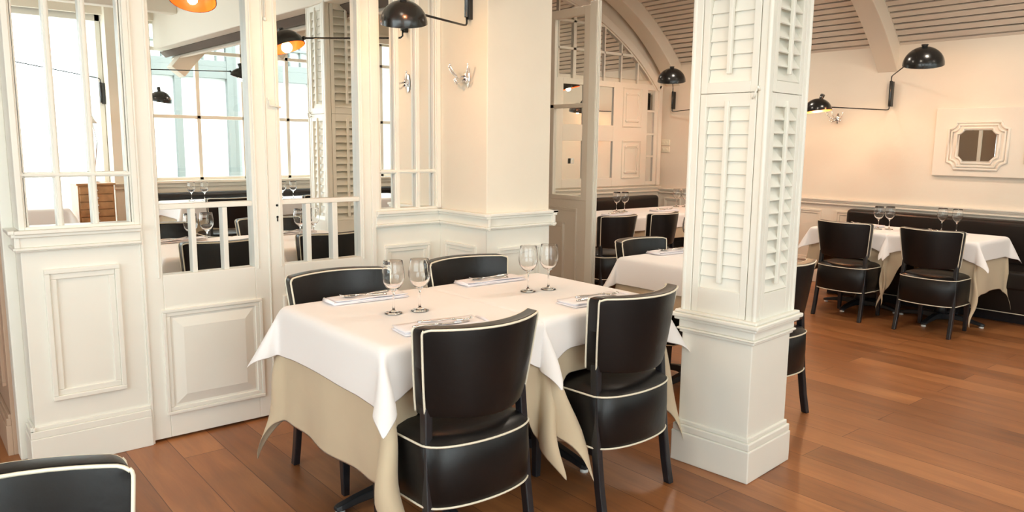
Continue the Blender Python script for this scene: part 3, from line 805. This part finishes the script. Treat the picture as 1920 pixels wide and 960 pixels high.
# pair along the right banquette
table_set('T4', 6.585, 2.455, .30, .322, .71, 0, 'by the right banquette, nearer pair end', 'dining tables', 21,
          (.17, .17, .18, .17), (.48, .4, .46, .42), wc={'lf': 235, 'lb': 178}, bc={'lf': 215, 'lb': 180, 'rf': 300}, wm=(.135, .15, .16, .12), bm=(.24, .3, .42, .2))
table_set('T5', 6.585, 3.125, .30, .322, .71, 0, 'by the right banquette, at its far end', 'dining tables', 25,
          (.17, .17, .17, .17), (.46, .4, .40, .42), wc={'lf': 182, 'lb': 140}, bc={'lf': 182, 'lb': 150}, wm=(.135, .15, .12, .15), bm=(.24, .3, .2, .4))
# alcove under the arch
for i, (cx, key, wh) in enumerate(((4.90, 'T6', 'half hidden by the partition post'), (5.66, 'T7', 'under the arched mirrors, second from the partition'), (6.42, 'T8', 'under the arched mirrors near the end of the banquette'), (7.08, 'T9', 'in the corner beside the right wall'))):
    table_set(key, cx, 5.28, .36 if i < 3 else .27, .335, .71, 0, wh, 'dining tables', 31+i*4, (.15, .15, .17, .15), (.2, .2, .30, .2), wm=(.12, .12, .15, .1), bm=(.2, .2, .26, .2))

# ------------------------------------------------------------------ chairs
G = 'black leather dining chairs with cream piping'
chair(1.457, 2.125, 0, 'black leather chair, left of the two with backs to us at the main table', G)
chair(2.222, 2.135, 2, 'black leather chair with its back to us, nearest the shuttered column plinth', G)
chair(1.497, 2.80, 180, 'black leather chair facing us in front of the mirrored doors', G)
chair(2.185, 2.80, 180, 'black leather chair facing us in front of the pilaster', G)
chair(3.66, 2.95, 184, 'black leather chair facing us at the table behind the column', G, .97)
chair(3.51, 2.25, -6, 'black leather chair partly hidden behind the right edge of the column', G, .98)
chair(6.22, 2.36, -90, 'black leather chair at the right banquette tables, the nearer one', G, .955)
chair(6.22, 3.035, -90, 'black leather chair at the right banquette tables, the farther one', G, .955)
chair(4.98, 4.74, -3, 'black leather chair right beside the partition post, back to us', G, .94)
chair(5.50, 4.68, 6, 'black leather chair second from the partition post, at the arched mirrors', G, .94)
chair(.057, 1.222, 180, 'black leather chair cut off by the lower left corner of the picture', G)

# ------------------------------------------------------------------ glasses
def make_glass():
    n = 32
    out = [(.0001, 0), (.034, 0), (.035, .0015), (.030, .004), (.012, .008), (.005, .014), (.0038, .03), (.0036, .07), (.0045, .082), (.012, .090), (.027, .101), (.038, .118), (.0435, .140), (.0425, .165), (.0385, .190), (.0365, .2045), (.0362, .2052)]
    inn = [(.0359, .2052), (.0357, .2045), (.0377, .190), (.0415, .165), (.0425, .140), (.037, .120), (.026, .104), (.011, .094), (.0001, .092)]
    mb = MB(); mb.lathe(out+inn, n); return mb.build('wine_glass', 'glass')
glass0 = make_glass(); gl_used = [False]
def glass(x, y, z, label, group, s=1.0):
    if not gl_used[0]:
        gl_used[0] = True; o = glass0
    else: o = glass0.copy(); COL.objects.link(o)
    o.location = (x, y, z+.0015); o.scale = (s,)*3; o.rotation_euler = (0, 0, random.random()*6)
    return tag(o, label, 'wine glass', group)
GG = 'empty wine glasses on the tables'
glass(1.481, 2.510, .746, 'empty wine glass at far left of the main table', GG)
glass(1.587, 2.489, .746, 'empty wine glass right beside the leftmost glass on the main table', GG)
glass(2.188, 2.534, .746, 'empty wine glass, left one of the pair before the pilaster', GG)
glass(2.296, 2.517, .746, 'empty wine glass, right one of the pair before the pilaster', GG)
glass(3.925, 2.985, .743, 'empty wine glass at the left edge of the shuttered column', GG)
glass(6.536, 2.994, .711, 'empty wine glass, leftmost of four before the right banquette', GG, .95)
glass(6.600, 2.930, .711, 'empty wine glass, second of four before the right banquette', GG, .95)
glass(6.83, 2.60, .711, 'empty wine glass, third of four before the right banquette', GG, .95)
glass(6.83, 2.485, .711, 'empty wine glass, rightmost of four before the right banquette', GG, .95)
glass(5.90, 5.43, .711, 'empty wine glass, left one under the arched mirrors', GG)
glass(5.975, 5.385, .711, 'empty wine glass, right one under the arched mirrors', GG)
glass(6.95, 5.48, .711, 'empty wine glass in the far corner, left of two', GG)
glass(7.035, 5.425, .711, 'empty wine glass in the far corner, right of two', GG)

# ------------------------------------------------------------------ napkins and cutlery
def make_napkin(L=.34, Wd=.125):
    mb = MB(); 
    for k, (dx, dy, l, w, r) in enumerate(((0, 0, L, Wd, .01), (.004, .006, L*.97, Wd*.92, -.012), (-.006, .002, L*.95, Wd*.90, .02))):
        T = Matrix.Translation((dx, dy, .0015+.0045*k)) @ Matrix.Rotation(r, 4, 'Z')
        nx, ny = 14, 6; V = []; Fc = []
        for s in (0, 1):
            for j in range(ny+1):
                for i in range(nx+1):
                    x = -l/2+l*i/nx; y = -w/2+w*j/ny
                    z = .0036*s+.0014*math.sin(x*28+k)*math.sin(y*35)*(1 if k else .0)+ (.004*math.exp(-((y-w/2)/.012)**2) if k == 2 else 0)
                    V.append(T @ Vector((x, y, z)))
        st = (nx+1)*(ny+1)
        for s in (0, 1):
            for j in range(ny):
                for i in range(nx): a = s*st+j*(nx+1)+i; Fc.append((a, a+1, a+nx+2, a+nx+1))
        for i in range(nx): Fc.append((i, i+1, st+i+1, st+i)); a = ny*(nx+1)+i; Fc.append((a, a+1, st+a+1, st+a))
        for j in range(ny): a = j*(nx+1); b = a+nx+1; Fc.append((a, b, st+b, st+a)); a += nx; b += nx; Fc.append((a, b, st+b, st+a))
        mb.add(V, Fc, True)
    # rolled fold at one end
    mb.tube([(L/2-.004, -Wd/2+.01, .009), (L/2+.003, 0, .011), (L/2-.002, Wd/2-.008, .009)], [.006, .009, .006], 8)
    return mb.build('napkin', 'napkin', bevel=.0)
nap0 = make_napkin()
def make_knife():
    r = empty('table_knife')
    mb = MB(); mb.tube([(-.11, 0, .005), (-.09, 0, .0055), (-.04, 0, .005), (.0, 0, .004)], [.005, .0065, .0055, .0035], 8)
    mb.v = [(x, y, z*.8) for x, y, z in mb.v]; mb.build('handle', 'steel', r)
    mb = MB(); mb.prism([(-.002, -.004), (.02, -.010), (.08, -.011), (.105, -.004), (.112, .006), (.09, .007), (-.002, .005)], .0025, .0042); mb.build('blade', 'steel', r, bevel=.0005)
    return r
def make_fork():
    r = empty('table_fork')
    mb = MB(); mb.tube([(-.10, 0, .003), (-.08, 0, .004), (-.03, 0, .006), (.02, 0, .010), (.035, 0, .009)], [.0055, .006, .003, .0028, .005], 8); mb.build('handle', 'steel', r)
    mb = MB(); mb.prism([(.03, -.004), (.04, -.011), (.058, -.012), (.058, .012), (.04, .011), (.03, .004)], .007, .009)
    for k in range(4):
        y = -.0099+.0066*k; mb.tube([(.056, y, .008), (.07, y, .0075), (.085, y, .010), (.100, y, .015)], [.0021, .0018, .0016, .001], 6)
    mb.build('tines', 'steel', r); return r
knife0 = make_knife(); fork0 = make_fork(); used = {'n': False, 'k': False, 'f': False}
def setting(x, y, z, deg, where, ks=0, kd=(0.0, 0.0), swap=False):
    rz = math.radians(deg)
    if not used['n']: used['n'] = True; o = nap0
    else: o = nap0.copy(); COL.objects.link(o)
    o.location = (x, y, z+.001); o.rotation_euler = (0, 0, rz); tag(o, 'folded white napkin '+where, 'napkin', 'folded napkins under the cutlery')
    for key, src, (dx, dy), dr, zz in (('k', knife0, (-.01, -.018), ks, .0155), ('f', fork0, (.02, .016), ks-14, .0155)):
        p = Vector((dx+kd[0], dy+kd[1])); c, s = math.cos(rz), math.sin(rz)
        pos = (x+c*p.x-s*p.y, y+s*p.x+c*p.y, z+zz)
        lab = ('steel table knife lying on the napkin ' if key == 'k' else 'steel table fork lying on the napkin ')+where
        cat = 'knife' if key == 'k' else 'fork'; grp = 'table knives' if key == 'k' else 'table forks'
        if not used[key]:
            used[key] = True; src.location = pos; src.rotation_euler = (0, 0, rz+math.radians(dr)); tag(src, lab, cat, grp)
        else: dup(src, pos, rz+math.radians(dr), 1, lab, cat, grp)
setting(1.53, 2.815, .746, 176, 'before the chair at the mirrored doors', 6)
setting(1.50, 2.205, .746, -8, 'behind the front left chair of the main table', -4)
setting(2.205, 2.83, .746, 178, 'before the chair at the pilaster', 4)
setting(2.28, 2.20, .746, -3, 'behind the front right chair of the main table', -2)
setting(3.75, 2.97, .743, 175, 'on the table behind the column', 5)
setting(6.66, 2.52, .711, 92, 'on the nearer table of the right banquette')
setting(6.70, 3.20, .711, 88, 'on the farther table of the right banquette')
setting(5.60, 5.15, .711, 2, 'on the table under the arched mirrors')
setting(6.40, 5.20, .711, -5, 'on the alcove table near the banquette end')
setting(6.98, 5.18, .711, 5, 'on the corner table by the right wall')
setting(4.95, 5.2, .711, 4, 'on the alcove table behind the partition post')

# ------------------------------------------------------------------ banquettes
def banquette(name, L, label, rz, loc, flip=1):
    """runs along local +x from 0..L, back on y=0 side, seat toward -y"""
    r = empty(name, loc, rz); tag(r, label, 'banquette')
    mb = MB(); mb.box(0, L, -.15, -.02, .40, .80); mb.build('backrest', 'leather_b', r, bevel=.045, seg=5)
    mb = MB(); mb.box(0, L, -.60, -.10, .27, .43); mb.build('seat', 'leather_b', r, bevel=.03, seg=4)
    mb = MB(); mb.box(.006, L-.006, -.594, -.03, .09, .285); mb.build('apron', 'leather_b', r, bevel=.004)
    mb = MB(); mb.tube([(.01, -.597, .094), (L-.01, -.597, .094)], .004, 6); mb.build('piping', 'piping', r)
    mb = MB(); mb.box(.05, L-.05, -.50, -.05, 0, .09); mb.build('plinth', 'legs', r)
    return r
banquette('banquette', 5.3, 'long black leather banquette along the sand coloured right wall', -PI/2, (XR, 3.70, 0))
banquette('banquette', 3.55, 'black leather banquette in the alcove under the arched mirrors', 0, (3.80, YF, 0))
banquette('banquette', 4.6, 'long black leather banquette under the street windows, seen in the door mirrors', PI, (7.1, YB, 0))

# ------------------------------------------------------------------ wall lamps
def dome(mb, T, r, inner=False, k=.95):
    n = 10; prof = []
    for i in range(n+1):
        a = PI/2*i/n; prof.append((max(.0001, r*math.sin(a)), r*k*math.cos(a)))
    mb.lathe(prof, 28, T)
def orient(axis):
    z = Vector(axis).normalized(); x = z.cross(Vector((0, 1, 0)));
    if x.length < .1: x = z.cross(Vector((1, 0, 0)))
    x.normalize(); y = z.cross(x)
    return Matrix(((x.x, y.x, z.x, 0), (x.y, y.y, z.y, 0), (x.z, y.z, z.z, 0), (0, 0, 0, 1)))
def wall_lamp(label, br, z0, z1, wall_dir, heads, energy=5):
    """br=(x,y) of tube axis; heads: list of dict(at, end ('top'|'bot'), mid, r, axis, knob)"""
    root = empty('wall_lamp', (br[0], br[1], z0)); tag(root, label, 'wall lamp', 'black two arm wall lamps')
    inv = Matrix.Translation((-br[0], -br[1], -z0))
    def B(mb, name, m, par=root, **k):
        o = mb.build(name, m, par, **k); o.data.transform(inv); return o
    wd = Vector(wall_dir)
    mb = MB(); mb.tube([(br[0], br[1], z0), (br[0], br[1], z1)], .013, 12); 
    p = Vector((br[0], br[1], 0))+wd*.022
    s = Vector((-wd.y, wd.x, 0))*.016
    mb.box(min(p.x-abs(s.x)-abs(wd.x)*.02, p.x), max(p.x+abs(s.x)+abs(wd.x)*.02, p.x), p.y-abs(s.y)-abs(wd.y)*.02, p.y+abs(s.y)+abs(wd.y)*.02, z0-.01, z1-.005)
    B(mb, 'bracket', 'lampblack', bevel=.003)
    for h in heads:
        at = Vector(h['at']); e = Vector((br[0], br[1], z1 if h['end'] == 'top' else z0)); sgn = 1 if h['end'] == 'top' else -1
        mb = MB(); q = e+Vector((0, 0, sgn*.03)); ax = Vector(h['axis']).normalized()      # axis = direction the dome top points
        r = h['r']; rim = at
        # arm meets the rim side of the shade
        to = (Vector(q)-rim); to.z = 0; to.normalize()
        side = (to-ax*to.dot(ax)).normalized()
        joint = rim+side*r*1.02+ax*r*.28
        d0 = (joint-q); L = d0.length; dirn = d0.normalized()
        pts = [e, e+Vector((0, 0, sgn*.015)), q+Vector((0, 0, sgn*.0)), q+dirn*.012+Vector((0, 0, sgn*.010)), q+dirn*.035+Vector((0, 0, sgn*.012)), joint]
        mb.tube(pts, .0055, 8); mb.lathe([(.0001, -.012), (.010, -.008), (.012, 0), (.010, .008), (.0001, .012)], 12, Matrix.Translation(joint))
        B(mb, 'arm', 'lampblack')
        T = Matrix.Translation(rim) @ orient(ax)
        mb = MB(); dome(mb, T, r); sh = B(mb, 'lamp_shade', 'lampblack')
        mb = MB(); dome(mb, T, r*.97); B(mb, 'shade_lining', 'lining', sh)
        mb = MB(); kn = side if h.get('knob', 'side') == 'side' else ax
        base = rim+ax*r*.82+side*r*.30; kd = (ax*.8+side*.5).normalized()
        if h.get('knob') == 'top': base = rim+ax*r*.91; kd = ax
        kl = r*(.45 if h.get('knob') != 'top' else .16)
        mb.tube([base, base+kd*kl], r*.15, 12); mb.tube([base+kd*kl*.6, base+kd*kl*1.0], r*.17, 12); B(mb, 'knob', 'lampblack', sh, bevel=.002)
        mb = MB(); bc = rim+ax*r*.30; mb.lathe([(max(.0001, r*.17*math.sin(PI*i/8)), -r*.17*math.cos(PI*i/8)) for i in range(9)], 14, Matrix.Translation(bc)); B(mb, 'bulb', 'bulb', sh)
        l = bpy.data.lights.new('lamp_light', 'POINT'); l.energy = h.get('e', energy); l.color = (1, .60, .28); l.shadow_soft_size = .03
        lo = bpy.data.objects.new('lamp_light', l); COL.objects.link(lo); lo.parent = root; lo.location = (rim+ax*r*.02)-Vector((br[0], br[1], z0))
    return root
# camera ray helper for placing things seen at a pixel, at a given distance along the view
def ray(px, py, D):
    d = _R*((px-960)/FPX)+_U*(-(py-480)/FPX)+_F
    return Vector((0, 0, cam_h))+d*D
wall_lamp('black two arm wall lamp on the cream pilaster above the coat hooks', (2.452, 3.365), 2.06, 2.36, (1, 0, 0), [
    dict(at=ray(757, 44, 3.45), end='bot', r=.108, axis=(-.2, -.3, 1), knob='top', e=9),
    dict(at=(1.58, 2.45, 2.25), end='top', r=.14, axis=(.25, -.35, 1), e=12)])
wall_lamp('black two arm wall lamp at the arch rib on the right wall', (7.44, 3.395), 1.80, 2.03, (1, 0, 0), [
    dict(at=ray(1731, 122, 6.3), end='top', r=.158, axis=(-.28, -.12, 1), knob='top'),
    dict(at=ray(1533, 209, 7.0), end='bot', r=.125, axis=(-.02, .12, 1), e=13)], 6)
wall_lamp('black two arm wall lamp beside the arched mirrors, near the far corner', (7.44, 5.99), 1.85, 2.05, (1, 0, 0), [
    dict(at=ray(1259, 153, 8.2), end='top', r=.15, axis=(-.2, -.16, 1), knob='top'),
    dict(at=(7.25, 4.95, 1.84), end='bot', r=.12, axis=(-.1, .2, 1))], 6)
wall_lamp('black two arm wall lamp on the beige window pillar, seen in the mirrors', (2.15, YB+.19), 1.86, 2.12, (0, -1, 0), [
    dict(at=(3.38, -1.30, 2.10), end='top', r=.13, axis=(.3, .2, 1)),
    dict(at=(2.42, -1.05, 1.80), end='bot', r=.11, axis=(.1, .2, 1))], 4)

wall_lamp('black wall lamp on the edge of the window pillar by the street door', (1.91, YB-.02), 1.80, 2.02, (1, 0, 0), [
    dict(at=(.95, -1.86, 2.12), end='top', r=.12, axis=(-.2, .2, 1))], 3)
dl = empty('desk_lamp', (1.72, -1.70, .951)); tag(dl, 'white jointed lamp standing on the oak drawer cabinet, seen in the left mirror', 'desk lamp')
mb = MB(); mb.lathe([(.0001, .02), (.05, .016), (.06, 0), (.0001, 0)], 20); mb.build('base', 'chrome', dl)
mb = MB(); mb.tube([(0, 0, .015), (.05, .02, .42), (-.02, .05, .80)], .006, 8); mb.build('arm', 'chrome', dl)
mb = MB(); mb.lathe([(.018, .10), (.03, .085), (.055, .03), (.078, 0), (.074, 0), (.05, .03), (.026, .08)], 20, Matrix.Translation((-.02, .06, .62))); mb.tube([(-.02, .055, .71), (-.02, .05, .80)], .012, 8); mb.build('lamp_shade', 'glide', dl)

# ------------------------------------------------------------------ coat hooks
def coat_hook(T, label):
    r = empty('coat_hook', T.to_translation()); tag(r, label, 'coat hook', 'chrome coat hooks'); inv = Matrix.Translation(-T.to_translation())
    mb = MB(); prof = [(0, .055), (.010, .045), (.013, .02), (.013, -.02), (.010, -.042), (0, -.058), (-.010, -.042), (-.013, -.02), (-.013, .02), (-.010, .045)]
    mb.prism(prof, 0, .006, T); o = mb.build('back_plate', 'chrome', r, bevel=.002); o.data.transform(inv)
    mb = MB(); mb.box(-.011, .011, -.022, .022, .006, .020, T); mb.tube([T @ Vector((0, -.026, .022)), T @ Vector((0, .026, .022))], .006, 10)
    o = mb.build('hinge', 'chrome', r, bevel=.002); o.data.transform(inv)
    for a in (-62, 0, 62):
        ra_ = math.radians(a); d = Vector((math.sin(ra_), 0, math.cos(ra_)))
        mb = MB(); up = [Vector((0, .005, .022)), d*.045+Vector((0, -.004, .022)), d*.078+Vector((0, .020, .022)), d*.100+Vector((0, .058, .022))]
        mb.tube([T @ p for p in up], [.0052, .005, .0045, .004], 8); mb.lathe([(.0001, -.006), (.006, 0), (.0001, .006)], 10, Matrix.Translation(T @ up[-1]))
        lo = [Vector((0, -.008, .022)), d*.028+Vector((0, -.030, .022)), d*.052+Vector((0, -.036, .022)), d*.066+Vector((0, -.014, .022))]
        mb.tube([T @ p for p in lo], [.0052, .005, .0045, .004], 8); mb.lathe([(.0001, -.006), (.006, 0), (.0001, .006)], 10, Matrix.Translation(T @ lo[-1]))
        o = mb.build('hook', 'chrome', r); o.data.transform(inv)
coat_hook(T_plane((2.479, 3.385, 1.755), (0, 1, 0), (0, 0, 1), (-1, 0, 0)), 'chrome triple coat hook on the side of the cream pilaster')
coat_hook(T_plane((XR, 3.925, 1.69), (0, 1, 0), (0, 0, 1), (-1, 0, 0)), 'chrome triple coat hook on the sand coloured wall under the lamp arm')

# ------------------------------------------------------------------ mirror board on the right wall
bd = empty('mirror_board', (XR, 2.0, 1.155)); tag(bd, 'wide beige panelled board with small octagonal mirrors on the right wall', 'mirror')
def Bd(mb, name, m, **k):
    o = mb.build(name, m, bd, **k); o.data.transform(Matrix.Translation((-XR, -2.0, -1.155))); return o
mb = MB(); mb.box(XR-.034, XR, 1.05, 2.975, 1.155, 1.760); Bd(mb, 'board', 'trimr', bevel=.006)
TBd = T_plane((XR-.034, 0, 0), (0, 1, 0), (0, 0, 1), (-1, 0, 0))
for cyy in (2.612, 1.995, 1.38):
    cz = 1.428
    def notched(hw, hz, r, n=6):
        P = []
        for sx, sz, st in ((1, 1, 0), (-1, 1, 1), (-1, -1, 2), (1, -1, 3)):
            arc = []
            for i in range(n+1):
                t = i/n*PI/2; arc.append((sx*(hw-r*math.cos(t)) , sz*(hz-r*math.sin(t))))
            # concave arc about the corner
            if st % 2 == 1: arc = arc[::-1]
            P += [(a, b) for a, b in arc]
        return P
    def ordered(hw, hz, r):
        P = []
        n = 6
        for (sx, sz, rev) in ((1, 1, False), (-1, 1, True), (-1, -1, False), (1, -1, True)):
            A_ = [(sx*(hw-r*math.sin(PI/2*i/n)), sz*(hz-r*math.cos(PI/2*i/n))) for i in range(n+1)]   # from (hw, hz-r) to (hw-r, hz)
            P += A_ if not rev else A_[::-1]
        return P
    mb = MB()
    for hw, hz, rr_, th_ in ((.238, .208, .062, .013), (.212, .183, .060, .011), (.170, .155, .052, .011)):
        mb.tube([TBd @ Vector((cyy+a, cz+b, .002)) for a, b in ordered(hw, hz, rr_)], th_, 8, closed=True)
    Bd(mb, 'moulding', 'trimr')
    c = .045; hw, hz = .148, .137
    oc = [(hw, -hz+c), (hw, hz-c), (hw-c, hz), (-hw+c, hz), (-hw, hz-c), (-hw, -hz+c), (-hw+c, -hz), (hw-c, -hz)]
    g = MB(); g.prism([(cyy+a, cz+b) for a, b in oc], .0015, .006, TBd); Bd(g, 'octagonal_mirror', 'mirror', bevel=.004)
# switch plates
for zz, lb in ((1.44, 'upper of two ivory switch plates by the far corner'), (1.355, 'lower of two ivory switch plates by the far corner')):
    s = empty('switch_plate', (XR, 6.12, zz)); tag(s, lb, 'switch', 'ivory switch plates')
    mb = MB(); mb.box(-.012, 0, -.07, .055, -.034, .034); mb.build('plate', 'plate', s, bevel=.003)
    mb = MB(); mb.box(-.018, -.011, -.045, -.02, -.012, .012); mb.box(-.018, -.011, .01, .035, -.012, .012); mb.build('rocker', 'plate', s, bevel=.002)
s = empty('wall_socket', (5.95, YF-.03, 1.22))
tag(s, 'small white socket on the panelling behind the partition glass', 'socket')
mb = MB(); mb.box(-.024, .024, -.008, 0, -.03, .03); mb.build('plate', 'glide', s, bevel=.003); mb = MB(); mb.box(-.012, .012, -.011, -.007, -.014, .014); mb.build('insert', 'plate', s)

# ------------------------------------------------------------------ what only the mirrors show
def mirror_table(key, cx, cy, a, b, where, seed):
    table_set(key, cx, cy, a, b, .745, 0, where, 'dining tables', seed, (.18, .18, .18, .18), (.4, .4, .4, .4), wm=(.16, .16, .16, .16), bm=(.32, .32, .32, .32))
mirror_table('T10', .10, .62, .35, .38, 'below the camera, seen only in mirrors', 70)
mirror_table('T11', 2.85, -1.10, .37, .37, 'reflected in the left door mirror, before the window banquette', 74)
mirror_table('T12', 3.78, -1.05, .37, .37, 'reflected in the right door mirror, before the window banquette', 78)
mirror_table('T13', 4.75, -1.05, .37, .37, 'before the window banquette at its right part', 82)
mirror_table('T14', 1.02, -1.35, .33, .33, 'in the street doorway, seen in the left mirror', 86)
for (x, y, lab) in ((2.74, -1.22, 'left of the pair reflected against the window banquette'), (2.86, -1.16, 'right of the pair reflected against the window banquette'),
                    (3.66, -.95, 'left of the pair reflected in the right door mirror'), (3.78, -.93, 'right of the pair reflected in the right door mirror')):
    glass(x, y, .746, 'empty wine glass '+lab, GG)
chair(2.80, -.47, 180, 'black leather chair reflected in the left door mirror, at the window tables', G)
chair(3.80, -.42, 180, 'black leather chair reflected in the right door mirror, at the window tables', G)
chair(4.8, -.42, 176, 'black leather chair at the right part of the window tables', G)
# flat file cabinet
cb = empty('drawer_cabinet', (1.70, -1.72, 0)); tag(cb, 'small oak cabinet of shallow drawers by the street door, seen in the left mirror', 'cabinet')
mb = MB(); mb.box(-.17, .17, -.2, .2, 0, .93); mb.box(-.185, .185, -.22, .22, .93, .95); mb.build('body', 'drawer', cb, bevel=.004)
for k in range(11):
    z = .05+k*.079
    mb = MB(); mb.box(-.155, .155, .2, .214, z, z+.070); d = mb.build('drawer', 'drawer', cb, bevel=.003)
    g = MB(); g.lathe([(.0001, .02), (.016, .014), (.018, .004), (.01, 0)], 12, T_plane((.0, .214, z+.036), (1, 0, 0), (0, 0, 1), (0, 1, 0))); g.build('knob', 'chrome', d)
